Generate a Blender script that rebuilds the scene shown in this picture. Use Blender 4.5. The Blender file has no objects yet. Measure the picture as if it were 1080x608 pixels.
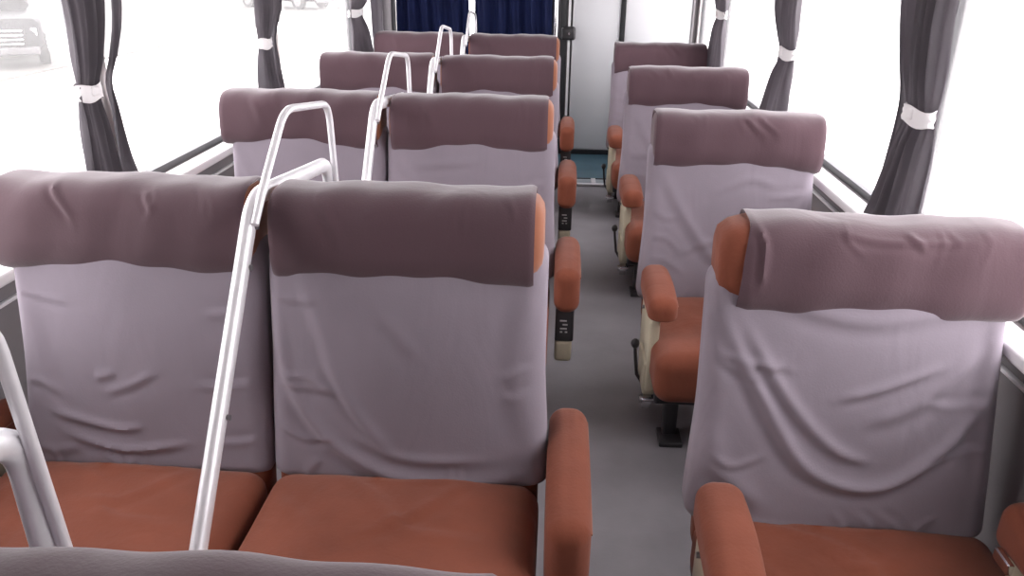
import bpy, math, random
import numpy as np
from mathutils import Vector, Matrix

scene = bpy.context.scene
COL = scene.collection
PI = math.pi

# ------------------------------------------------------------------ camera
CAM_Z = 1.35
YAW, PITCH, ROLL, FPX = 0.0588, 0.3953, 0.0134, 832.6
cam_d = bpy.data.cameras.new('camera')
cam = bpy.data.objects.new('camera', cam_d); COL.objects.link(cam)
cam_d.sensor_width = 36.0
cam_d.lens = FPX / 1080.0 * 36.0
cam_d.clip_start = 0.02; cam_d.clip_end = 400
cam.matrix_world = (Matrix.Translation((0, 0, CAM_Z)) @ Matrix.Rotation(YAW, 4, 'Z')
                    @ Matrix.Rotation(PI/2 - PITCH, 4, 'X') @ Matrix.Rotation(ROLL, 4, 'Z'))
scene.camera = cam

# ------------------------------------------------------------------ light and exposure
scene.view_settings.view_transform = 'Standard'
scene.view_settings.look = 'None'
scene.view_settings.gamma = 1.0
scene.view_settings.use_curve_mapping = False
scene.view_settings.exposure = 0.5
world = bpy.data.worlds.new('overcast_sky'); scene.world = world
world.use_nodes = True
wb = world.node_tree.nodes['Background']
wb.inputs['Color'].default_value = (1.0, 0.985, 1.0, 1)
wb.inputs['Strength'].default_value = 6.2

def portal(name, loc, rot, sx, sy):
    l = bpy.data.lights.new(name, 'AREA'); l.shape = 'RECTANGLE'; l.size = sx; l.size_y = sy
    l.cycles.is_portal = True
    o = bpy.data.objects.new(name, l); COL.objects.link(o); o.location = loc; o.rotation_euler = rot
    return o

XL, XR = -1.30, 0.93
Y_FRONT, Y_REAR = -1.30, 5.90
CEIL = 1.98
Z_SILL, Z_HEAD = 0.70, 1.66
portal('window_light_left', (XL-.03, 3.29, 1.18), (0, -PI/2, 0), .96, 5.15)
portal('window_light_right', (XR+.03, 3.29, 1.18), (0, PI/2, 0), .96, 5.15)
portal('front_opening_portal', (.0, Y_FRONT-.05, 1.45), (PI/2, 0, 0), .9, .5)  # portal at the opening in the added front wall
portal('rear_window_light', (-.66, Y_REAR+.06, 1.25), (-PI/2, 0, 0), 1.15, .9)

# ------------------------------------------------------------------ materials
def mat(name, color, rough=.6, metal=0, spec=.5, noise=0, nscale=8, bump=0, bscale=200, crease=0, weave=0, sheen=0, trans=0):
    m = bpy.data.materials.new(name); m.use_nodes = True
    nt = m.node_tree; N = nt.nodes; L = nt.links
    b = N['Principled BSDF']
    b.inputs['Base Color'].default_value = (*color, 1)
    b.inputs['Roughness'].default_value = rough
    b.inputs['Metallic'].default_value = metal
    b.inputs['Specular IOR Level'].default_value = spec
    if sheen:
        b.inputs['Sheen Weight'].default_value = sheen
        b.inputs['Sheen Roughness'].default_value = .5
    tc = N.new('ShaderNodeTexCoord')
    if noise:
        n = N.new('ShaderNodeTexNoise'); n.inputs['Scale'].default_value = nscale; n.inputs['Detail'].default_value = 5
        L.new(tc.outputs['Object'], n.inputs['Vector'])
        r = N.new('ShaderNodeMapRange'); r.inputs[1].default_value = .3; r.inputs[2].default_value = .7
        r.inputs[3].default_value = 1-noise; r.inputs[4].default_value = 1+noise
        L.new(n.outputs['Fac'], r.inputs[0])
        h = N.new('ShaderNodeHueSaturation'); h.inputs['Color'].default_value = (*color, 1)
        L.new(r.outputs[0], h.inputs['Value']); L.new(h.outputs['Color'], b.inputs['Base Color'])
    hsrc = None
    if bump:
        n2 = N.new('ShaderNodeTexNoise'); n2.inputs['Scale'].default_value = bscale; n2.inputs['Detail'].default_value = 3
        L.new(tc.outputs['Object'], n2.inputs['Vector']); hsrc = n2.outputs['Fac']
        bp = N.new('ShaderNodeBump'); bp.inputs['Strength'].default_value = bump; bp.inputs['Distance'].default_value = .003
        L.new(hsrc, bp.inputs['Height']); L.new(bp.outputs['Normal'], b.inputs['Normal'])
        if crease:
            mp = N.new('ShaderNodeMapping'); mp.inputs['Scale'].default_value = (1, 1, .45); mp.inputs['Rotation'].default_value = (0, .5, .3)
            n3 = N.new('ShaderNodeTexNoise'); n3.inputs['Scale'].default_value = 7; n3.inputs['Detail'].default_value = 2.5
            n3.inputs['Distortion'].default_value = 1.2
            L.new(tc.outputs['Object'], mp.inputs[0]); L.new(mp.outputs[0], n3.inputs['Vector'])
            b3 = N.new('ShaderNodeBump'); b3.inputs['Strength'].default_value = crease; b3.inputs['Distance'].default_value = .02
            L.new(n3.outputs['Fac'], b3.inputs['Height']); L.new(b3.outputs['Normal'], bp.inputs['Normal'])
    if weave:
        w = N.new('ShaderNodeTexWave'); w.bands_direction = 'X'; w.inputs['Scale'].default_value = 9
        w2 = N.new('ShaderNodeTexWave'); w2.bands_direction = 'Z'; w2.inputs['Scale'].default_value = 9
        for q in (w, w2):
            q.inputs['Distortion'].default_value = .6
            L.new(tc.outputs['Object'], q.inputs['Vector'])
        ad = N.new('ShaderNodeMath'); ad.operation = 'ADD'
        L.new(w.outputs['Fac'], ad.inputs[0]); L.new(w2.outputs['Fac'], ad.inputs[1])
        r = N.new('ShaderNodeMapRange'); r.inputs[1].default_value = 0; r.inputs[2].default_value = 2
        r.inputs[3].default_value = 1-weave; r.inputs[4].default_value = 1+weave
        L.new(ad.outputs[0], r.inputs[0])
        h = N.new('ShaderNodeHueSaturation'); h.inputs['Color'].default_value = (*color, 1)
        L.new(r.outputs[0], h.inputs['Value']); L.new(h.outputs['Color'], b.inputs['Base Color'])
    if trans:
        tr = N.new('ShaderNodeBsdfTranslucent'); tr.inputs['Color'].default_value = (*color, 1)
        mx = N.new('ShaderNodeMixShader'); mx.inputs[0].default_value = trans
        out = N['Material Output']
        L.new(b.outputs[0], mx.inputs[1]); L.new(tr.outputs[0], mx.inputs[2]); L.new(mx.outputs[0], out.inputs['Surface'])
    return m

M = dict(
    cover=mat('lavender_grey_cloth', (.245, .210, .245), .8, spec=.25, noise=.05, nscale=5, bump=.12, bscale=260, crease=.2, sheen=.15),
    head=mat('plum_brown_cloth', (.085, .046, .056), .8, spec=.25, bump=.15, bscale=260, crease=.16, sheen=.35),
    brown=mat('rust_brown_plush', (.20, .058, .031), .85, spec=.2, noise=.10, nscale=9, bump=.2, bscale=150, crease=.2, sheen=.12),
    tan=mat('rust_plush_end', (.27, .098, .05), .8, spec=.2, noise=.06, nscale=12, sheen=.3),
    dark=mat('black_steel', (.022, .02, .022), .45, noise=.1),
    blackplastic=mat('black_plastic', (.03, .028, .03), .4),
    cream=mat('cream_plastic', (.50, .45, .33), .5, noise=.06, nscale=10),
    grey_letter=mat('pale_print', (.45, .44, .44), .6),
    alu=mat('brushed_aluminium', (.86, .85, .87), .40, metal=.4, noise=.05, nscale=20),
    bolt=mat('dull_bolt', (.25, .24, .25), .4, metal=.8),
    chrome=mat('chrome', (.8, .8, .82), .15, metal=1),
    wall=mat('grey_wall_panel', (.20, .185, .19), .7, noise=.07, nscale=6),
    dimwall=mat('dark_grey_light_block', (.10, .095, .10), .7, noise=.07, nscale=6),
    pillar=mat('pale_pillar', (.75, .71, .70), .6),
    ceil=mat('pale_ceiling', (.28, .27, .27), .7),
    floor=mat('grey_rubber_floor', (.205, .192, .205), .42, noise=.16, nscale=4, bump=.15, bscale=120),
    teal=mat('teal_vinyl', (.045, .105, .14), .4, noise=.12, nscale=12),
    stepgrey=mat('pale_blue_tread', (.30, .34, .37), .4),
    ledge=mat('pale_metal_ledge', (.86, .85, .86), .3),
    gasket=mat('grey_window_gasket', (.09, .09, .095), .5),
    rubber=mat('black_rubber', (.02, .02, .022), .5),
    white=mat('white_laminate', (.62, .625, .64), .35, noise=.03, nscale=2),
    curtain=mat('charcoal_curtain_cloth', (.20, .185, .20), .85, spec=.2, noise=.12, nscale=10, trans=.6),
    blue=mat('navy_blue_cloth', (.006, .011, .052), .8, spec=.2, noise=.15, nscale=6),
    tie=mat('white_tie_cloth', (.85, .83, .83), .7),
    pavement=mat('pale_concrete', (.78, .76, .74), .8, noise=.08, nscale=.3),
    grass=mat('dry_grass', (.055, .052, .045), .9, noise=.3, nscale=1.5),
    hedge=mat('far_wall_paint', (.04, .04, .04), .8, noise=.1, nscale=.5),
    paint=mat('grey_vehicle_paint', (.012, .012, .013), .5, spec=.15),
    glassdark=mat('dark_vehicle_glass', (.03, .035, .04), .1),
    tyre=mat('tyre_rubber', (.02, .02, .02), .8),
)
def glass_mat():
    m = bpy.data.materials.new('window_glass'); m.use_nodes = True
    nt = m.node_tree; N = nt.nodes; L = nt.links
    N.remove(N['Principled BSDF'])
    t = N.new('ShaderNodeBsdfTransparent'); t.inputs[0].default_value = (.95, .94, .95, 1)
    g = N.new('ShaderNodeBsdfGlossy'); g.inputs['Roughness'].default_value = .02
    lw = N.new('ShaderNodeLayerWeight'); lw.inputs['Blend'].default_value = .5
    pw = N.new('ShaderNodeMath'); pw.operation = 'POWER'; pw.inputs[1].default_value = 4
    L.new(lw.outputs['Facing'], pw.inputs[0])
    f = N.new('ShaderNodeMath'); f.operation = 'MULTIPLY_ADD'; f.inputs[1].default_value = .4; f.inputs[2].default_value = .02
    L.new(pw.outputs[0], f.inputs[0])
    mx = N.new('ShaderNodeMixShader')
    L.new(f.outputs[0], mx.inputs[0]); L.new(t.outputs[0], mx.inputs[1]); L.new(g.outputs[0], mx.inputs[2])
    # translucent film mixed into the glass imitates bright haze, whitening the view outside
    d = N.new('ShaderNodeBsdfTranslucent'); d.inputs[0].default_value = (.9, .89, .88, 1)
    nz = N.new('ShaderNodeTexNoise'); nz.inputs['Scale'].default_value = 3; nz.inputs['Detail'].default_value = 6
    mr = N.new('ShaderNodeMapRange'); mr.inputs[1].default_value = .3; mr.inputs[2].default_value = .7
    mr.inputs[3].default_value = .04; mr.inputs[4].default_value = .08
    m2 = N.new('ShaderNodeMixShader')
    L.new(nz.outputs['Fac'], mr.inputs[0]); L.new(mr.outputs[0], m2.inputs[0])
    L.new(mx.outputs[0], m2.inputs[1]); L.new(d.outputs[0], m2.inputs[2])
    L.new(m2.outputs[0], N['Material Output'].inputs['Surface'])
    return m
M['glass'] = glass_mat()

# ------------------------------------------------------------------ mesh helpers
class MB:
    """collects vertices and faces, builds ONE mesh object"""
    def __init__(s): s.v = []; s.f = []; s.sm = []
    def add(s, V, F, smooth=True):
        o = len(s.v); s.v += [tuple(map(float, p)) for p in V]
        s.f += [tuple(i+o for i in f) for f in F]; s.sm += [smooth]*len(F)
        return s
    def box(s, c, d, r=0.0, m=2, rot=None):
        """box by centre and full size, rounded edges when r > 0"""
        d = np.array(d, float)
        if r <= 0:
            V = np.array([(x, y, z) for x in (-.5, .5) for y in (-.5, .5) for z in (-.5, .5)])*d
            F = [(0, 1, 3, 2), (4, 6, 7, 5), (0, 4, 5, 1), (2, 3, 7, 6), (0, 2, 6, 4), (1, 5, 7, 3)]
            sm = False
        else:
            V, F = softbox(d, r, m, (1, 1, 1)); sm = True
        if rot is not None:
            V = np.array([rot @ Vector(p) for p in V])
        return s.add(np.array(V)+np.array(c), F, sm)
    def tube(s, pts, r, n=12, rx=None):
        """tube along pts; r radius (or list); rx scales the second profile axis"""
        pts = [Vector(p) for p in pts]; k = len(pts)
        rs = r if isinstance(r, (list, tuple)) else [r]*k
        V = []; F = []
        prev = None
        for i, p in enumerate(pts):
            t = (pts[min(i+1, k-1)]-pts[max(i-1, 0)]).normalized()
            if prev is None:
                a = Vector((1, 0, 0)) if abs(t.x) < .9 else Vector((0, 0, 1))
            else: a = prev
            u = (a - t*a.dot(t)).normalized(); w = t.cross(u); prev = u
            for j in range(n):
                an = 2*PI*j/n
                V.append(p + u*(math.cos(an)*rs[i]*(rx or 1)) + w*(math.sin(an)*rs[i]))
        for i in range(k-1):
            for j in range(n):
                F.append((i*n+j, i*n+(j+1) % n, (i+1)*n+(j+1) % n, (i+1)*n+j))
        F.append(tuple(range(n-1, -1, -1))); F.append(tuple((k-1)*n+j for j in range(n)))
        return s.add(V, F, True)
    def build(s, name, m, parent=None, **tags):
        me = bpy.data.meshes.new(name); me.from_pydata(s.v, [], s.f); me.update()
        me.polygons.foreach_set('use_smooth', s.sm)
        import bmesh
        bm = bmesh.new(); bm.from_mesh(me); bmesh.ops.recalc_face_normals(bm, faces=bm.faces); bm.to_mesh(me); bm.free()
        me.materials.append(m if not isinstance(m, str) else M[m])
        try: me.set_sharp_from_angle(angle=math.radians(50))
        except Exception: pass
        o = bpy.data.objects.new(name, me); COL.objects.link(o)
        if parent: o.parent = parent
        for k, v in tags.items(): o[k] = v
        return o

def softbox(d, r, m, segs):
    """rounded box surface grid. d full size, r corner radius, m arc steps, segs inner segments per axis"""
    ax = []
    for h, n in zip(np.array(d)/2, segs):
        off = [r*math.tan(PI/4*i/m) for i in range(1, m+1)]
        inner = list(np.linspace(-(h-r), h-r, n+1))
        ax.append(np.array([-(h-r)-o for o in reversed(off)] + inner + [(h-r)+o for o in off]))
    nx, ny, nz = [len(a) for a in ax]
    idx = {}; V = []; F = []
    def vid(i, j, k):
        key = (i, j, k)
        if key not in idx:
            idx[key] = len(V); V.append((ax[0][i], ax[1][j], ax[2][k]))
        return idx[key]
    for k in (0, nz-1):
        for i in range(nx-1):
            for j in range(ny-1): F.append((vid(i, j, k), vid(i+1, j, k), vid(i+1, j+1, k), vid(i, j+1, k)))
    for j in (0, ny-1):
        for i in range(nx-1):
            for k in range(nz-1): F.append((vid(i, j, k), vid(i+1, j, k), vid(i+1, j, k+1), vid(i, j, k+1)))
    for i in (0, nx-1):
        for j in range(ny-1):
            for k in range(nz-1): F.append((vid(i, j, k), vid(i, j+1, k), vid(i, j+1, k+1), vid(i, j, k+1)))
    V = np.array(V); h = np.array(d)/2 - r
    c = np.clip(V, -h, h); dv = V-c; ln = np.linalg.norm(dv, axis=1, keepdims=True); ln[ln == 0] = 1
    return c + dv/ln*r, F

def ss(x, a, b):
    t = np.clip((x-a)/(b-a), 0, 1); return t*t*(3-2*t)

def folds(S, T, lines):
    """height of cloth folds at (s,t); each line = (points, width, amplitude)"""
    H = np.zeros_like(S)
    for pts, w, a in lines:
        P = catmull(pts, 8)
        best = np.full(S.shape, 9.); sgn = np.zeros_like(S); along = np.zeros_like(S)
        n = len(P)-1
        for i in range(n):
            x0, y0 = P[i]; x1, y1 = P[i+1]; dx, dy = x1-x0, y1-y0; L2 = dx*dx+dy*dy+1e-12
            u = np.clip(((S-x0)*dx+(T-y0)*dy)/L2, 0, 1)
            ex, ey = S-(x0+u*dx), T-(y0+u*dy); dd = np.sqrt(ex*ex+ey*ey)
            m = dd < best; best = np.where(m, dd, best)
            sgn = np.where(m, np.sign(dx*ey-dy*ex), sgn); along = np.where(m, (i+u)/n, along)
        D = best*sgn
        fade = np.clip(np.sin(np.clip(along, 0.02, .98)*PI)*1.6, 0, 1)
        H += a*fade*(np.exp(-(D/w)**2) - .55*np.exp(-((D-1.5*w)/(1.1*w))**2))
    return H

def catmull(pts, n):
    pts = [np.array(p, float) for p in pts]
    if len(pts) == 2: return [pts[0]+(pts[1]-pts[0])*i/n for i in range(n+1)]
    Q = [2*pts[0]-pts[1]]+pts+[2*pts[-1]-pts[-2]]; out = []
    for i in range(1, len(Q)-2):
        for j in range(n):
            t = j/n; a, b, c, d = Q[i-1], Q[i], Q[i+1], Q[i+2]
            out.append(.5*((2*b)+(-a+c)*t+(2*a-5*b+4*c-d)*t*t+(-a+3*b-3*c+d)*t**3))
    out.append(pts[-1]); return out

def wobble(P, rnd, amp, freq):
    """smooth pseudo-random scalar over points"""
    r = np.zeros(len(P))
    for _ in range(5):
        k = np.array([rnd.uniform(-1, 1) for _ in range(3)])*freq*2; ph = rnd.uniform(0, 6.28)
        r += np.sin(P @ k + ph)
    return r*amp/2.5

def empty(name, loc, **tags):
    o = bpy.data.objects.new(name, None); COL.objects.link(o); o.location = loc; o.empty_display_size = .1
    for k, v in tags.items(): o[k] = v
    return o
def struct(name, mb, m, parent=None):
    o = mb.build(name, m, parent)
    if parent is None: o['kind'] = 'structure'
    return o

# ------------------------------------------------------------------ the bus shell
PILL = [.68, 2.13, 3.575, 5.02]
def side_wall(name, X, s):
    t = .06; xc = X + s*t/2; L = Y_REAR-Y_FRONT; yc = (Y_REAR+Y_FRONT)/2
    mb = MB()
    mb.box((xc, yc, (Z_SILL-.02-.9)/2), (t, L, Z_SILL-.02+.9))
    return struct(name, mb, 'wall')
side_wall('wall_left', XL, -1); side_wall('wall_right', XR, 1)
n_tr = 1
for X, s in ((XL, -1), (XR, 1)):
    xc = X + s*.03
    mb = MB()
    mb.box((xc, (Y_REAR+Y_FRONT)/2, (Z_HEAD+CEIL)/2), (.06, Y_REAR-Y_FRONT, CEIL-Z_HEAD))
    for p in PILL: mb.box((xc, p+(.075 if s < 0 else 0), (Z_SILL+Z_HEAD)/2-.01), (.06, .075, Z_HEAD-Z_SILL+.02))
    mb.box((xc, (Y_FRONT+.68)/2, (Z_SILL+Z_HEAD)/2-.01), (.06, .68-Y_FRONT, Z_HEAD-Z_SILL+.02))  # solid infill added ahead of the windows to keep light off seat fronts
    mb.box((xc, Y_REAR-.03, (Z_SILL+Z_HEAD)/2-.01), (.06, .06, Z_HEAD-Z_SILL+.02))
    struct('trim_%d' % n_tr, mb, 'pillar'); n_tr += 1
    # sill ledge running the length of the bus and the thin strip below it
    mb = MB(); mb.box((X - s*.034, (Y_REAR+Y_FRONT)/2, Z_SILL-.030), (.068, Y_REAR-Y_FRONT, .03), .008, 2)
    struct('trim_%d' % n_tr, mb, 'ledge'); n_tr += 1
    mb = MB(); mb.box((X - s*.006, (Y_REAR+Y_FRONT)/2, Z_SILL-.115), (.012, Y_REAR-Y_FRONT, .010), .003, 2)
    struct('trim_%d' % n_tr, mb, 'ledge'); n_tr += 1
wn = 1
for X, s in ((XL, -1), (XR, 1)):
    edges = [e+(.075 if s < 0 else 0) for p in PILL for e in (p-.0375, p+.0375)][1:] + [Y_REAR-.06]
    for i in range(0, len(edges), 2):
        a, b = edges[i], edges[i+1]
        fr = MB(); g = .022; x = X+s*.03; zc = (Z_SILL+Z_HEAD)/2-.01; zh = Z_HEAD-Z_SILL+.02
        fr.box((x, (a+b)/2, Z_SILL-.02+g/2), (.03, b-a, g)); fr.box((x, (a+b)/2, Z_HEAD-g/2), (.03, b-a, g))
        fr.box((x, a+.006, zc), (.03, .012, zh-2*g)); fr.box((x, b-.006, zc), (.03, .012, zh-2*g))
        w = struct('window_%d' % wn, fr, 'gasket'); wn += 1
        pn = MB(); pn.box((x, (a+b)/2, zc), (.005, b-a-.024, zh-2*g)); pn.build('pane', 'glass', w)

W = XR-XL; XC = (XR+XL)/2
mb = MB(); mb.box((XC, (Y_FRONT+Y_REAR)/2, -.03), (W+.12, Y_REAR-Y_FRONT, .06)); struct('floor', mb, 'floor')
mb = MB(); mb.box((XC, (Y_FRONT+Y_REAR)/2, CEIL+.03), (W+.12, Y_REAR-Y_FRONT, .06)); struct('ceiling', mb, 'ceil')
# front wall: unseen, added behind the camera to cut frontal light, with a glazed opening
mb = MB(); yf = Y_FRONT-.03
mb.box((XC, yf, .15), (W+.12, .06, 2.1)); mb.box((XC, yf, 1.84), (W+.12, .06, .28))
mb.box(((XL-.06-.45)/2, yf, 1.45), (-.45-XL+.06, .06, .5)); mb.box(((XR+.06+.45)/2, yf, 1.45), (XR+.06-.45, .06, .5))
struct('wall_front_added', mb, 'dimwall')
fr = MB()
for z in (1.215, 1.685): fr.box((0, yf, z), (.9, .03, .03))
for x in (-.435, .435): fr.box((x, yf, 1.45), (.03, .03, .44))
w = struct('window_%d' % wn, fr, 'rubber'); wn += 1
pn = MB(); pn.box((0, yf, 1.45), (.84, .005, .44)); pn.build('pane', 'glass', w)
# rear wall: window at the left, white partition at the right
mb = MB(); yr = Y_REAR+.03
xa, xb = -1.24, -.075
mb.box(((xa+xb)/2, yr, .35-.45), (xb-xa, .06, 1.6)); mb.box(((xa+xb)/2, yr, 1.84), (xb-xa, .06, .28))
mb.box((XL+.00, yr, (CEIL-.9)/2), (.12, .06, CEIL+.9)); mb.box(((xb+XR+.06)/2, yr, (CEIL-.9)/2), (XR+.06-xb, .06, CEIL+.9))
struct('wall_rear', mb, 'wall')
fr = MB()
for z in (.715, 1.685): fr.box(((xa+xb)/2, yr, z), (xb-xa, .03, .03))
for x in (xa+.015, xb-.015): fr.box((x, yr, 1.2), (.03, .03, .94))
w = struct('window_%d' % wn, fr, 'rubber'); wn += 1
pn = MB(); pn.box(((xa+xb)/2, yr, 1.2), (xb-xa-.06, .005, .94)); pn.build('pane', 'glass', w)
# white toilet door and the fixed white panel beside it
yd = Y_REAR-.02
door = MB(); door.box((.225, yd, .985), (.335, .03, 1.89), .006, 2)
door = struct('door_1', door, 'white')
lk = MB(); lk.box((.030, yd-.05, .872), (.10, .09, .09), .018, 3)
lk = lk.build('door_latch', 'blackplastic', door); lk['label'] = 'black plastic latch box'
d2 = MB(); d2.tube([(.035, yd-.094, .872), (.035, yd-.102, .872)], .008, 12); d2.build('latch_button', 'chrome', lk)
jm = MB(); jm.box((.41, yd-.005, .985), (.028, .05, 1.93)); jm.box((.412, yd-.033, .985), (.007, .006, 1.93))
struct('trim_%d' % n_tr, jm, 'rubber'); n_tr += 1
pnl = MB(); pnl.box((.655, yd, .985), (.46, .03, 1.93), .004, 2)
struct('trim_%d' % n_tr, pnl, 'white'); n_tr += 1
jm = MB(); jm.box((.892, yd-.005, .985), (.012, .05, 1.93)); struct('trim_%d' % n_tr, jm, 'wall'); n_tr += 1
jm = MB(); jm.box((-.005, yd-.03, .985), (.045, .08, 1.93)); struct('trim_%d' % n_tr, jm, 'rubber'); n_tr += 1
jm = MB(); jm.box((.035, yd-.025, .985), (.018, .02, 1.93)); struct('trim_%d' % n_tr, jm, 'ledge'); n_tr += 1
jm = MB(); jm.box((.23, yd-.015, .02), (.34, .03, .04)); struct('baseboard_rear', jm, 'rubber')
# teal floor strip in front of the door and its metal edge
mb = MB(); mb.box((XC, (5.13+5.86)/2, .004), (W-.02, .73, .008), .002, 1); struct('trim_%d' % n_tr, mb, 'teal'); n_tr += 1
mb = MB(); mb.box((XC, 5.065, .005), (W-.02, .12, .010), .002, 1); struct('trim_%d' % n_tr, mb, 'stepgrey'); n_tr += 1
mb = MB(); mb.box((XC, 4.99, .008), (W-.02, .03, .016), .005, 2); struct('trim_%d' % n_tr, mb, 'alu'); n_tr += 1
mb = MB(); mb.box((XC, 5.135, .007), (W-.02, .018, .014), .003, 1); struct('trim_%d' % n_tr, mb, 'rubber'); n_tr += 1
mb = MB(); mb.box((.225, 5.065, .014), (.03, .11, .010), .003, 2)
mb.build('floor_plate', 'alu', label='small white metal plate on the floor step before the white door', category='floor plate')

# chrome grab pole at the rear
pole = empty('grab_pole', (-.060, 5.72, 0), label='upright chrome grab pole beside the dark door jamb at the back', category='grab pole')
MB().tube([(0, 0, .01), (0, 0, CEIL-.01)], .016, 16).build('pole', 'chrome', pole)
MB().tube([(0, 0, 0), (0, 0, .014)], .036, 20).build('floor_flange', 'chrome', pole)
MB().tube([(0, 0, CEIL-.014), (0, 0, CEIL)], .036, 20).build('ceiling_flange', 'chrome', pole)

# ------------------------------------------------------------------ curtains
def curtain_mesh(axis, fixed, prof, waves, depth, nz=40, nu=64, thick=.004, seed=0, tiez=None):
    """prof: list of (z, a, b) edges along the wall; axis 'Y' hangs along a side wall, 'X' along the rear"""
    rnd = random.Random(seed); ph = rnd.uniform(0, 6)
    zs = [p[0] for p in prof]; A = [p[1] for p in prof]; B = [p[2] for p in prof]
    V = []; F = []
    for side in (0, 1):
        for i in range(nz+1):
            z = zs[0]+(zs[-1]-zs[0])*i/nz
            a = np.interp(z, zs[::-1], A[::-1]); b = np.interp(z, zs[::-1], B[::-1])
            pinch = 1 if tiez is None else 1-.55*math.exp(-((z-tiez)/.06)**2)
            for j in range(nu+1):
                u = j/nu
                off = depth*pinch*(.5*math.sin(u*waves*2*PI+ph+.25*math.sin(z*5)) + .22*math.sin(u*waves*4.7*PI+z*6+ph))
                p = a+(b-a)*u
                q = fixed+off+(thick if side else 0)
                V.append((q, p, z) if axis == 'Y' else (p, q, z))
    n = (nz+1)*(nu+1); w = nu+1
    for i in range(nz):
        for j in range(nu):
            a = i*w+j; F.append((a, a+1, a+w+1, a+w)); F.append((n+a, n+a+w, n+a+w+1, n+a+1))
    for i in range(nz):
        a = i*w; F.append((a, a+w, n+a+w, n+a)); a = i*w+nu; F.append((a, n+a, n+a+w, a+w))
    for j in range(nu):
        F.append((j, n+j, n+j+1, j+1)); a = nz*w+j; F.append((a, a+1, n+a+1, n+a))
    return MB().add(V, F, True)

def smoothprof(pts):
    out = catmull([p for p in pts], 6); return [tuple(p) for p in out]

def wall_curtains(side, base, main, strip, zt, lab_main, lab_strip, seed):
    x = XL+.045 if side < 0 else XR-.045
    s = 1 if side < 0 else -1
    mb_ = base*(.979 if side < 0 else .970)
    mp = smoothprof([(z, mb_+a, mb_+b) for z, a, b in main])
    o = curtain_mesh('Y', x+s*.012, mp, 3.5, .026, seed=seed, tiez=zt).build('curtain', 'curtain', None, label=lab_main, category='curtain', group='charcoal window curtains')
    a = np.interp(zt, [p[0] for p in mp][::-1], [p[1] for p in mp][::-1]); b = np.interp(zt, [p[0] for p in mp][::-1], [p[2] for p in mp][::-1])
    # white tie band bunched around the gathered cloth
    t = MB(); V = []; F = []; n = 20; rnd = random.Random(seed)
    for k, dz in enumerate((-.022, -.016, -.006, .005, .014, .020)):
        bul = [1.0, 1.06, .99, 1.05, .98, 1.03][k]
        for j in range(n):
            an = 2*PI*j/n
            V.append((x+s*.014+math.cos(an)*.023*bul, (a+b)/2+math.sin(an)*((b-a)/2+.003)*bul, zt+dz+.004*math.sin(3*an+k)))
    for k in range(5):
        for j in range(n): F.append((k*n+j, k*n+(j+1) % n, (k+1)*n+(j+1) % n, (k+1)*n+j))
    t.add(V, F, True)
    t.box((x+s*.036, (a+b)/2-.005, zt+.003), (.014, .030, .026), .006, 2)
    t.build('tie_band', 'tie', o, label='white tie band')
    if strip:
        sp = smoothprof([(z, base+a, base+b) for z, a, b in strip])
        curtain_mesh('Y', x-s*.024, sp, 1.5, .012, seed=seed+50).build('curtain', 'curtain', None, label=lab_strip, category='curtain', group='charcoal window curtains')

zT = 1.60
wall_curtains(-1, 2.13, [(zT, -.12, .16), (1.24, -.09, .10), (1.10, -.095, .045), (1.015, -.10, .0), (.92, -.115, .005), (.78, -.135, .03), (.70, -.15, .05)],
              [(zT, .20, .30), (1.23, .155, .215), (1.10, .11, .15), (1.02, .065, .085), (.94, .06, .10), (.80, .05, .13), (.70, .06, .17)], 1.015,
              'wide charcoal curtain tied at its middle, nearest the camera on the left side', 'narrow far strip of the pair of charcoal curtains nearest the camera on the left side', 1)
wall_curtains(-1, 3.48, [(zT, -.12, .16), (1.18, -.11, .10), (1.08, -.11, .03), (1.015, -.11, .0), (.92, -.13, .01), (.78, -.15, .05), (.70, -.16, .07)],
              [(zT, .19, .30), (1.18, .14, .22), (1.10, .11, .16), (1.02, .07, .09), (.94, .055, .10), (.79, .06, .15), (.70, .07, .18)], 1.015,
              'wide charcoal tied curtain, middle of three down the left windows', 'narrow far strip beside the middle tied curtain of the left windows', 2)
wall_curtains(-1, 5.0, [(zT, -.15, .42), (1.14, -.15, .34), (1.04, -.15, .16), (.92, -.15, .30), (.78, -.16, .40), (.70, -.17, .44)],
              [(zT, .47, .80), (1.14, .46, .78), (.92, .46, .76), (.70, .48, .78)], 1.045,
              'charcoal tied curtain at the last left pillar, beside the navy rear curtains', 'loose charcoal curtain closing the rearmost left window corner', 3)
wall_curtains(1, 2.09, [(zT, -.07, .17), (1.27, -.06, .135), (1.12, -.08, .10), (1.01, -.10, .05), (.92, -.10, .085), (.76, -.105, .15), (.70, -.10, .18)],
              [(zT, .25, .35), (1.26, .20, .26), (1.12, .15, .19), (1.03, .11, .13), (.95, .10, .13), (.84, .11, .15), (.70, .12, .18)], 1.01,
              'wide grey charcoal tied curtain above the nearest single seat on the right', 'narrow far strip beside the nearest tied curtain of the right windows', 4)
wall_curtains(1, 3.35, [(zT, -.08, .24), (1.21, -.06, .19), (1.10, -.08, .15), (1.02, -.09, .10), (.92, -.095, .20), (.76, -.10, .31), (.70, -.10, .34)],
              [(zT, .32, .46), (1.20, .28, .35), (1.08, .20, .25), (1.02, .14, .18), (.92, .16, .19), (.80, .22, .25), (.70, .24, .27)], 1.025,
              'charcoal tied curtain beside the second single seat, middle of three on the right', 'narrow far strip beside the middle tied curtain of the right windows', 5)
wall_curtains(1, 4.87, [(zT, -.20, .28), (1.15, -.16, .24), (1.08, -.13, .13), (1.0, -.15, .20), (.82, -.20, .30), (.70, -.22, .36)],
              None, 1.08, 'charcoal tied curtain at the last right pillar beside the white panel', '', 6)
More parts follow.
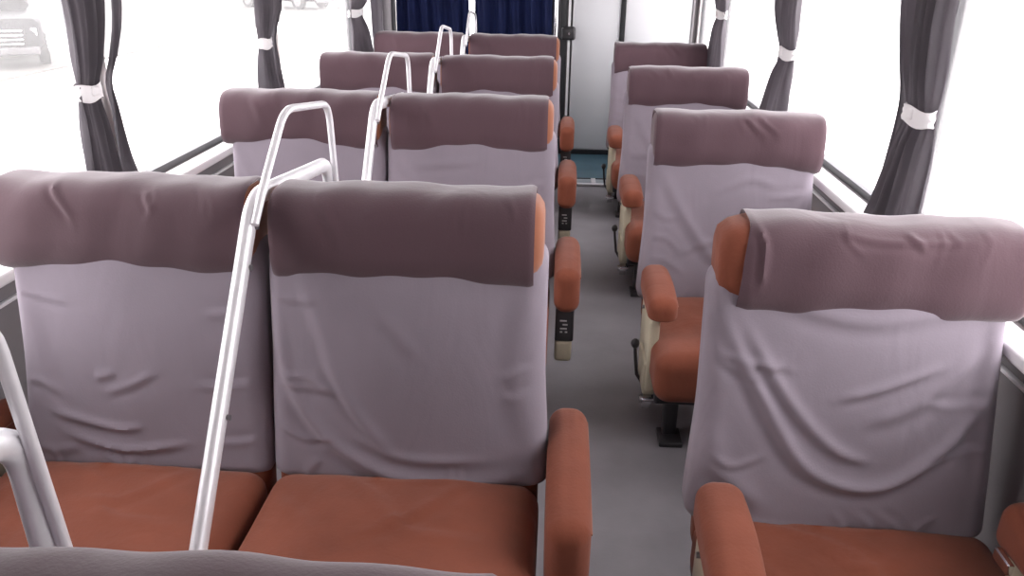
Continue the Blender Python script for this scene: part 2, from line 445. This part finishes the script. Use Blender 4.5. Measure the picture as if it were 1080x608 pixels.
# navy curtains over the rear window
for k, (a, b, lab) in enumerate(((-1.185, -.665, 'navy blue rear curtain, the left one behind the last double seat'),
                                 (-.635, -.085, 'navy blue rear curtain, the right one beside the chrome pole'))):
    curtain_mesh('X', Y_REAR-.07, [(1.75, a, b), (1.2, a+.004, b-.004), (.6, a, b)], 5, .035, seed=20+k, nu=90).build(
        'rear_curtain', 'blue', None, label=lab, category='curtain', group='navy curtains on the rear window')
MB().tube([(-1.22, Y_REAR-.07, 1.77), (-.06, Y_REAR-.07, 1.77)], .009, 12).build('curtain_rail', 'alu', None,
        label='thin metal rail carrying the navy rear curtains', category='curtain rail')

# ------------------------------------------------------------------ seats
SW = .569       # width of one seat
def tilt(P, z0, k):
    P = P.copy(); P[:, 1] -= (z0-P[:, 2])*k; return P

def seat_unit(root, xc, ztop, zcush, detail, rnd, fold, hem=None, headfold=None, open_side=0, caps=(.008, .008), narrow=0, nar=(.036, .052), endmat='tan'):
    """cushion, backrest with cover, headrest with cover; root origin is floor under the headrest"""
    n = detail
    # cushion
    d = (SW-.012, .50, .155)
    V, F = softbox(d, .045, 4, (int(26*n), int(24*n), 4))
    top = V[:, 2] > 0
    rx = V[:, 0]/(d[0]/2); ry = V[:, 1]/(d[1]/2)
    V[:, 2] += np.where(top, .022*(1-rx**2)*(1-ry**4) - .012, 0)
    V[:, 2] += np.where(top, .012*ss(-V[:, 1], .0, .22), 0)
    S = rx/2+.5; T = ry/2+.5
    cf = [([(.2+rnd.uniform(-.1, .1), .95), (.45, .75+rnd.uniform(-.1, .1)), (.6, .5)], .022, .006),
          ([(.75, .95), (.6, .7), (.4, .62+rnd.uniform(-.1, .1))], .020, .005),
          ([(.35, .85), (.55, .6), (.85, .55)], .022, .005), ([(.05, .8), (.25, .55), (.3, .2)], .024, .005),
          ([(.3, .93), (.5, .90), (.75, .94)], .015, .005), ([(.1, .97), (.15, .8), (.12, .6)], .018, .004)]
    V[:, 2] += np.where(top, folds(S, T, cf) + wobble(V, rnd, .0025, 14), 0)
    V += np.array((xc, -.375, zcush-.085))
    cu = MB().add(V, F).build('cushion', 'brown', root)
    # backrest shell (brown, slightly wider edge) from under the cushion to the headrest
    hb = ztop-.12-(.20)
    d = (SW-.02, .085, hb)
    V, F = softbox(d, .035, 4, (8, 2, 10)); V += np.array((xc, 0, .20+hb/2)); V = tilt(V, ztop-.12, .2)
    V[:, 1] -= .005
    V[:, 0] -= np.where((V[:, 0]-xc)*narrow > 0, (V[:, 0]-xc)/(SW/2)*.06, 0)
    back = MB().add(V, F).build('backrest', 'brown', root)
    # lavender slip cover
    z0, z1 = zcush-.050, ztop-.10; hh = z1-z0
    d = (SW-.006, .118, hh)
    V, F = softbox(d, .040, 5, (int(70*n), 3, int(56*n)))
    S = V[:, 0]/d[0]+.5; T = .5-V[:, 2]/d[2]
    front = ss(-V[:, 1], 0, .05)
    extra = []
    for _ in range(6):      # short drag creases off the side seams and the hem
        e = rnd.choice((.03, .97)); a = rnd.uniform(.2, .9); k = rnd.uniform(.12, .28)*(1 if e < .5 else -1)
        extra.append(([(e, a), (e+k*.5, a+rnd.uniform(.0, .06)), (e+k, a+rnd.uniform(-.02, .10))], rnd.uniform(.012, .022), rnd.uniform(.0025, .005)))
    for _ in range(4):
        a = rnd.uniform(.15, .8); extra.append(([(a, .99), (a+rnd.uniform(-.05, .05), .93), (a+rnd.uniform(-.1, .1), .86)], .014, .003))
    fold = fold + extra
    V[:, 1] -= front*(folds(S, T, fold) + wobble(np.stack([V[:, 0], V[:, 2]*.6, 0*S], 1), rnd, .0035, 9))
    V[:, 1] -= front*.022*np.sin(PI*np.clip(S, 0, 1))*np.sin(PI*np.clip(T*.9+.1, 0, 1))
    flare = ss(T, .45, 1.)*.014
    V[:, 0] += np.sign(V[:, 0])*flare*np.abs(V[:, 0])/(d[0]/2)*(1 if open_side == 0 else 1)*np.where(np.sign(V[:, 0]) == open_side, 1, .15)
    V[:, 0] -= np.where(V[:, 0]*narrow > 0, V[:, 0]/(SW/2)*(nar[0]+(nar[1]-nar[0])*T), 0)
    lowf = ss(T, .93, 1.)
    V[:, 2] += lowf*wobble(V, rnd, .006, 12)
    V[:, 1] += lowf*front*.012
    V += np.array((xc, 0, (z0+z1)/2)); V = tilt(V, ztop-.12, .2)
    MB().add(V, F).build('slip_cover', 'cover', back, label='lavender grey cloth cover')
    # headrest
    H = .170; Dp = .158
    def prof(an, sx=1.0):
        c, s_ = math.cos(an), math.sin(an); e = .62
        y = math.copysign(abs(c)**e, c)*Dp/2*sx; z = math.copysign(abs(s_)**e, s_)*H/2*sx
        y -= .012*(z/(H/2)) * -1     # lower edge hangs a little forward
        return y, z
    zc = ztop-H/2
    hv = []; hf = []; nseg = 40; xs = []
    L = SW/2-.013
    cl, cr = caps[0]+.012, caps[1]+.012
    for k, (x, sc) in enumerate([(-L, .50), (-L+cl*.08, .66), (-L+cl*.4, .82), (-L+cl, .93), (-L*.5, .93), (0, .93), (L*.5, .93), (L-cr, .93), (L-cr*.4, .82), (L-cr*.08, .66), (L, .50)]):
        for j in range(nseg):
            y, z = prof(2*PI*j/nseg, sc); hv.append((xc+x, y, zc+z))
    K = 11
    for k in range(K-1):
        for j in range(nseg): hf.append((k*nseg+j, k*nseg+(j+1) % nseg, (k+1)*nseg+(j+1) % nseg, (k+1)*nseg+j))
    hf.append(tuple(range(nseg-1, -1, -1))); hf.append(tuple((K-1)*nseg+j for j in range(nseg)))
    hr = MB().add(hv, hf).build('headrest', endmat, root, **({} if endmat == 'head' else dict(label='rust plush headrest end')))
    # plum cover wrapped over front, top and back, open ends
    nx = int(60*n)+8; ns = int(56*n)+16; cv = []; cf = []
    XS = np.linspace(-1, 1, nx+1)
    ph = [rnd.uniform(0, 6) for _ in range(6)]
    pts = []
    for i, u in enumerate(XS):
        for j in range(ns):
            an = 2*PI*j/ns
            y, z = prof(an)
            pts.append((u, an, y, z))
    A = np.array(pts); U = A[:, 0]; AN = A[:, 1]; Yp = A[:, 2]; Zp = A[:, 3]
    nrm = np.stack([Yp, Zp], 1); nrm /= np.linalg.norm(nrm, axis=1, keepdims=True)
    # angle measured from the front edge: S across, T down the front (0 top .. 1 bottom)
    S = U/2+.5; T = .5-Zp/H
    fr = (Yp < .02)
    disp = np.zeros(len(A))
    hx = []
    for _ in range(4):
        a = rnd.uniform(.08, .9); hx.append(([(a, .0), (a+rnd.uniform(-.02, .05), .05), (a+rnd.uniform(-.03, .08), rnd.uniform(.08, .16))], .010, rnd.uniform(.001, .0025)))
    disp += np.where(fr, folds(S, T*.35, hx), 0)
    if headfold: disp += np.where(fr, folds(S, T*.35, headfold), 0)
    disp += .0022*np.sin(U*5+ph[0]+2*np.sin(AN+ph[1])) + .0015*np.sin(U*13+ph[2]+AN*2)
    # sag of the lower hem
    low = ss(-Zp, .03, H/2)
    hemv = .004*np.sin(U*2.2+ph[3])+.002*np.sin(U*7+ph[4])
    edge = np.clip((np.abs(U)-.955)/.045, 0, 1)
    sc = 1-.05*edge**2
    Yp = Yp*sc + nrm[:, 0]*(disp+.001); Zp = Zp*sc + nrm[:, 1]*(disp+.001) - low*(.012+hemv)
    xl, xr = -L+caps[0], L-caps[1]
    X = xc + xl + (U+1)/2*(xr-xl)
    X = X + np.where(U < -.999, .010*np.sin(AN*1.0+.6), 0)*(caps[0] > .02)
    for i in range(len(A)): cv.append((X[i], Yp[i], zc+Zp[i]))
    for i in range(nx):
        for j in range(ns): cf.append((i*ns+j, i*ns+(j+1) % ns, (i+1)*ns+(j+1) % ns, (i+1)*ns+j))
    # turned-in rim at both open ends
    for e, i in ((-1, 0), (1, nx)):
        o = len(cv)
        for j in range(ns):
            x, y, z = cv[i*ns+j]; cv.append((x-e*.006, y*.93, zc+(z-zc)*.93))
        for j in range(ns):
            q = (i*ns+j, i*ns+(j+1) % ns, o+(j+1) % ns, o+j); cf.append(q)
    MB().add(cv, cf).build('headrest_cover', 'head', hr, label='plum brown cloth cover')
    # rolled hem on the two ends
    return back

def arm_pad(root, x, y1, y0, ztop, h, w=.078, nose=.0):
    """y1 rear (near the backrest), y0 front, tapering and rounded"""
    L = y1-y0; V, F = softbox((w, L, h), min(.034, h*.36), 5, (4, 14, 6))
    t = (V[:, 1]+L/2)/L     # 0 front .. 1 rear
    V[:, 2] += nose*(1-t)**1.5*np.clip(-V[:, 2]/(h/2), 0, 1)
    V[:, 2] -= .012*(1-t)**3
    V[:, 2] += .006*np.sin(PI*t)
    V[:, 0] *= 1+.08*np.sin(PI*np.clip(t, 0, 1))
    V += np.array((x, (y0+y1)/2, ztop-h/2))
    o = MB().add(V, F).build('armrest', 'brown', root)
    # piping seam along the outer top edge
    sgn = 1
    MB().tube([(x+sgn*(w/2+.000), y1-.03-(L-.06)*k/8, ztop-.030+.006*math.sin(PI*k/8)-.010*(k/8)**3) for k in range(9)], .0028, 6).build('piping', 'tan', o)
    return o

def hook_lever(root, x, y, z):
    lv = MB().tube([(x+.030, y+.004, z-.13), (x+.012, y, z-.10), (x+.004, y-.002, z-.04), (x, y-.002, z)], .0055, 10)
    lv.tube([(x, y-.002, z-.006), (x, y-.002, z), (x, y-.002, z+.010), (x, y-.002, z+.020), (x, y-.002, z+.026)], [.006, .011, .014, .011, .004], 14)
    return lv.build('recline_lever', 'blackplastic', root, label='black recline lever')

def pedestal(root, x0, x1, z):
    fr = MB()
    for y in (-.14, -.56): fr.box(((x0+x1)/2, y, z-.02), (x1-x0, .04, .04), .006, 2)
    for x in (x0+.03, x1-.03): fr.box((x, -.35, z-.02), (.04, .46, .035), .006, 2)
    f = fr.build('seat_frame', 'dark', root)
    for x in (x0+.06, x1-.10):
        for y, yy in ((-.20, -.16), (-.48, -.54)):
            lg = MB().box((x, (y+yy)/2, (z-.04)/2), (.042, .05, z-.04), .008, 2)
            lg.box((x, yy, .008), (.07, .09, .016), .004, 2)
            lg.build('leg', 'dark', root)
    return f

def double_seat(name, y, label, folds2, detail, seed, heads, dx=0, pad=(-.335, .148)):
    rnd = random.Random(seed)
    r = empty(name, (-.580+dx, y, 0), label=label, category='bus seat', group='double bus seats left of the aisle')
    ztop = .932; zc = .375
    for k, x in enumerate((-SW/2, SW/2)):
        seat_unit(r, x, ztop+(.004 if k == 0 else 0), zc, detail, rnd, folds2[k], open_side=(-1 if k == 0 else 1), headfold=heads[k],
                  caps=((.008, .010) if k == 0 else (.010, .018)), narrow=(-1 if k == 0 else 0))
    # aisle side console with pad, recessed black panel and cream foot
    xa = SW+.050
    arm_pad(r, xa, .01, pad[0], .458, pad[1], .080)
    q = pad[0]+.335
    c = MB(); c.box((xa-.006, -.14, .215), (.050, .31, .19), .010, 2); c.build('side_panel', 'cream', r)
    p = MB(); p.box((xa-.004, -.30+q, .255+q*.4), (.060, .03, .115), .006, 2); p = p.build('control_panel', 'blackplastic', r, label='black control panel')
    g = MB()
    for i, (dx_, dz, w) in enumerate(((-.004, .018, .022), (.002, .004, .016), (-.003, -.010, .022), (-.010, -.022, .008), (.006, -.022, .008))):
        g.box((xa-.004+dx_, -.3165+q, .255+q*.4+dz), (w, .003, .005), .001, 1)
    g.build('printed_mark', 'grey_letter', p)
    b = MB(); b.box((xa-.006, -.275, .160), (.056, .08, .075), .012, 3); b.build('console_foot', 'cream', r)
    arm_pad(r, -SW-.045, -.02, -.30, .44, .11, .070)
    c = MB(); c.box((-SW-.040, -.15, .22), (.030, .28, .24), .008, 2); c.build('side_panel', 'cream', r)
    pedestal(r, -SW+.02, SW-.02, .215)
    return r

def single_seat(name, y, label, fold, detail, seed, head, dx=0, rz=0, cap=.004, sx=1.0):
    rnd = random.Random(seed)
    r = empty(name, (.573+dx, y, 0), label=label, category='bus seat', group='single bus seats right of the aisle')
    r.rotation_euler = (0, 0, rz); r.scale = (sx, 1, 1)
    seat_unit(r, 0, .902, .325, detail, rnd, fold, open_side=-1, headfold=head, caps=(cap, .006), narrow=1, nar=(.030, .012), endmat=('brown' if cap > .02 else 'head'))
    for s in (-1, 1):
        xa = s*(SW/2 + (-.028 if s < 0 else -.015))
        if s < 0: xa = -.250
        arm_pad(r, s*.262+.006, -.22, -.52, .458, .105, .084, nose=.035)
        c = MB()
        c.box((s*.272, -.36, .245), (.030, .24, .24), .010, 2)
        c.box((s*.274, -.39, .165), (.040, .16, .11), .010, 2)
        c = c.build('side_panel', 'cream', r)
        for yy, zz in ((-.30, .335), (-.44, .20), (-.33, .20)):
            MB().tube([(s*.287, yy, zz), (s*.294, yy, zz)], .006, 10).build('screw', 'bolt', c)
        if s > 0:
            g = MB(); g.box((s*.262-.045, -.30, .372), (.012, .05, .024), .003, 2); g.build('hinge_bracket', 'chrome', r)
    hook_lever(r, -.316, -.38, .235)
    ft = MB(); ft.tube([(-.288, -.43, .075), (-.262, -.43, .075)], .030, 20); ft.tube([(-.296, -.43, .075), (-.25, -.43, .075)], .012, 12)
    ft.build('pivot_cap', 'chrome', r, label='round chrome pivot cap')
    pedestal(r, -SW/2+.015, SW/2-.02, .185)
    return r

P = 1.14534
YL = [.400, 1.488, 1.488+P, 1.488+2*P, 1.488+3*P]
YR = [1.469+k*P for k in range(4)]

L1L = [([(.13, .70), (.28, .74), (.45, .77), (.55, .76)], .018, .007), ([(.20, .80), (.45, .86), (.72, .83)], .018, .008),
       ([(.36, .56), (.46, .53)], .02, .004), ([(.40, .62), (.52, .58), (.62, .52)], .018, .004), ([(.05, .15), (.12, .5), (.22, .8)], .05, .004)]
L1R = [([(.03, .10), (.06, .45), (.18, .72), (.40, .90), (.70, .95), (.97, .88)], .028, .010), ([(.22, .42), (.33, .65), (.47, .83)], .025, .007),
       ([(.30, .74), (.50, .84), (.80, .84)], .022, .006), ([(.10, .05), (.20, .30), (.26, .5)], .03, .005), ([(.95, .1), (.90, .4), (.93, .8)], .04, .006),
       ([(.42, .25), (.56, .42)], .03, .003)]
R1F = [([(.03, .12), (.17, .40), (.36, .70), (.60, .76), (.83, .56), (.98, .30)], .026, .013),
       ([(.10, .15), (.28, .45), (.44, .62), (.56, .66)], .022, .009), ([(.42, .43), (.58, .37), (.78, .28)], .018, .008),
       ([(.50, .52), (.70, .42), (.92, .20)], .03, .006), ([(.05, .93), (.40, .955), (.75, .97), (.98, .93)], .016, .006),
       ([(.02, .55), (.10, .75), (.25, .88)], .04, .008), ([(.97, .1), (.93, .4), (.96, .8)], .03, .006), ([(.2, .08), (.5, .14), (.9, .06)], .03, .005)]
def rf(seed):
    r = random.Random(seed); out = []
    out.append(([(.05, .1+r.uniform(0, .2)), (.25, .55+r.uniform(-.1, .1)), (.5, .75+r.uniform(-.1, .1)), (.78, .5), (.96, .15)], .03, .007))
    for _ in range(3):
        a, b = r.uniform(.1, .5), r.uniform(.2, .8); out.append(([(a, b), (a+.2, b+r.uniform(-.12, .12)), (a+.4, b-.05)], .022, .004))
    return out
HN = [([(.2, .02), (.25, .12), (.28, .2)], .02, .003)]
H1 = [([(.25, .0), (.32, .08), (.36, .14)], .012, .004), ([(.62, .02), (.66, .10)], .012, .004)]
double_seat('double_bus_seat', YL[0], 'front double bus seat, only the plum headrest tops showing along the bottom edge', [rf(1), rf(2)], .8, 11, [HN, HN], dx=.012)
double_seat('double_bus_seat', YL[1], 'nearest fully seen double bus seat with wrinkled lavender covers and wide rust cushions', [L1L, L1R], 1.3, 12, [H1, HN], pad=(-.40, .172))
double_seat('double_bus_seat', YL[2], 'second fully seen double bus seat, directly behind the large nearest one on the left', [rf(3), rf(4)], .8, 13, [HN, HN])
double_seat('double_bus_seat', YL[3], 'third fully seen double bus seat, between the second and the rearmost left ones', [rf(5), rf(6)], .6, 14, [HN, HN])
double_seat('double_bus_seat', YL[4], 'rearmost double bus seat in front of the navy curtains', [rf(7), rf(8)], .6, 15, [HN, HN])
HR1 = [([(.03, .0), (.06, .10), (.05, .25)], .012, .006), ([(.55, .02), (.62, .07)], .012, .004), ([(.3, .03), (.5, .05), (.8, .04)], .012, .003)]
HR2 = [([(.52, .02), (.58, .08), (.66, .14)], .010, .006), ([(.60, .01), (.66, .07), (.74, .13)], .010, .005)]
HR3 = [([(.3, .0), (.36, .09)], .012, .005), ([(.18, .02), (.24, .08)], .012, .004)]
single_seat('single_bus_seat', YR[0], 'nearest single bus seat with deep swag folds in its lavender cover', R1F, 1.3, 21, HR1, dx=.022, rz=-.03, cap=.045, sx=1.045)
single_seat('single_bus_seat', YR[1], 'second single bus seat, its plum headrest creased, right behind the nearest one', rf(31), .8, 22, HR2)
single_seat('single_bus_seat', YR[2], 'third single bus seat, one in front of the rearmost on the right', rf(32), .6, 23, HR3)
single_seat('single_bus_seat', YR[3], 'rearmost single bus seat against the white panel', rf(33), .6, 24, HR2)

# ------------------------------------------------------------------ aluminium divider frames between paired seats
def fillet(pts, r, n=6):
    out = [Vector(pts[0])]
    for i in range(1, len(pts)-1):
        p = Vector(pts[i]); a = (Vector(pts[i-1])-p); b = (Vector(pts[i+1])-p)
        k = min(r, a.length*.45, b.length*.45); a = p+a.normalized()*k; b = p+b.normalized()*k
        for j in range(n+1):
            t = j/n; out.append(a*(1-t)**2+p*2*t*(1-t)+b*t*t)
    out.append(Vector(pts[-1])); return out
def divider(y, off, label, dyf=0):
    r = empty('divider_frame', (-.580, y, 0), label=label, category='divider frame', group='aluminium frames between paired seats')
    bar = fillet([(0, -.50+off, .395), (0, -.07+off, .925), (0, .425+off, .872), (0, .43+off, .40)], .055)
    m = MB(); m.tube(bar, .0185, 14, rx=.76); m.build('main_bar', 'alu', r)
    lp = fillet([(.016, -.115+off, .885), (.018, -.06+off, .94), (.018, .10+off, 1.062), (.018, .41+off, 1.022), (.018, .435+off, .66)], .05)
    MB().tube(lp, .0082, 12).build('upper_loop', 'alu', r)
    for (yy, zz) in ((-.105, .878), (-.155, .815), (.10, .905), (-.33, .60)):
        MB().tube([(.006, yy+off, zz), (.019, yy+off, zz)], .0055, 10).build('bolt', 'bolt', r)
    ft = MB(); ft.box((0, -.50+off, .395), (.022, .05, .012), .004, 2); ft.build('foot', 'alu', r)
    return r
divider(.270, 0, 'divider frame at the lower left corner of the photo, only its curved rear bars showing')
divider(1.488, 0, 'aluminium divider frame nearest the camera in full view, slanting across the large front seats')
divider(YL[2], -.11, 'second full divider frame, rising between the headrests of the second fully seen double seat')
divider(YL[3], -.10, 'third full divider frame, rising between headrests of the third fully seen double seat')
divider(YL[4], -.10, 'rearmost divider frame, in front of the navy curtains')

# ------------------------------------------------------------------ outside
mb = MB(); mb.box((0, 10, -1.0), (160, 160, .2)); g = struct('ground', mb, 'pavement')
mb = MB(); mb.box((-21.5, 16, -.88), (22, 70, .04)); o = mb.build('grass_verge', 'grass', None, label='pale grass verge across the pavement on the left', category='grass', kind='stuff')
mb = MB(); mb.box((-34, 20, 1.2), (.5, 90, 4.2)); o = mb.build('boundary_wall', 'hedge', None, label='pale far boundary wall behind the grass on the left', category='wall')

def vehicle(name, loc, rz, label):
    r = empty(name, loc, label=label, category='vehicle'); r.rotation_euler = (0, 0, rz)
    # side profile extruded with rounded shoulders; front faces -y
    def hull(rows, name, m, par):
        V = []; F = []
        for (y, w, z0, z1) in rows:
            c = .12
            V += [(-w, y, z0+c), (-w+c, y, z0), (w-c, y, z0), (w, y, z0+c), (w, y, z1-c), (w-c, y, z1), (-w+c, y, z1), (-w, y, z1-c)]
        n = len(rows)
        for i in range(n-1):
            for j in range(8): F.append((i*8+j, i*8+(j+1) % 8, (i+1)*8+(j+1) % 8, (i+1)*8+j))
        F.append(tuple(range(8))); F.append(tuple((n-1)*8+j for j in range(8)))
        return MB().add(V, F, False).build(name, m, par)
    hull([(-2.3, .72, .40, .80), (-2.2, .85, .35, .98), (-1.2, .90, .32, 1.08), (2.1, .90, .32, 1.10), (2.3, .82, .4, 1.0)], 'body', 'paint', r)
    cab = hull([(-1.15, .74, 1.05, 1.31), (-.5, .74, 1.05, 1.75), (1.2, .74, 1.05, 1.78), (1.9, .74, 1.05, 1.35)], 'cabin', 'paint', r)
    MB().box((0, -.86, 1.50), (1.25, .03, .42), .01, 1, Matrix.Rotation(-.95, 3, 'X')).build('windshield', 'glassdark', cab)
    for s in (-1, 1): MB().box((s*.742, .4, 1.50), (.02, 1.5, .34), .008, 1).build('side_window', 'glassdark', cab)
    gr = MB()
    for k in range(4): gr.box((0, -2.315, .50+k*.085), (1.0, .05, .028), .008, 1)
    gr.build('grille', 'chrome', r)
    for s in (-1, 1): MB().box((s*.62, -2.24, .72), (.28, .10, .16), .03, 2).build('headlight', 'white', r)
    MB().box((0, -2.30, .36), (1.5, .12, .16), .04, 2).build('bumper', 'blackplastic', r)
    for s in (-1, 1):
        for y in (-1.45, 1.40):
            w = MB().tube([(s*.72, y, .33), (s*.92, y, .33)], .33, 24).build('wheel', 'tyre', r)
            MB().tube([(s*.90, y, .33), (s*.93, y, .33)], .20, 16).build('hubcap', 'chrome', w)
    return r
vehicle('parked_car', (-12.6, 17.6, -.86), .60, 'pale washed-out parked vehicle with a barred grille outside the nearest left window')
vehicle('parked_car', (-12.9, 38.0, -.86), 1.2, 'small grey parked vehicle far outside the middle left window')
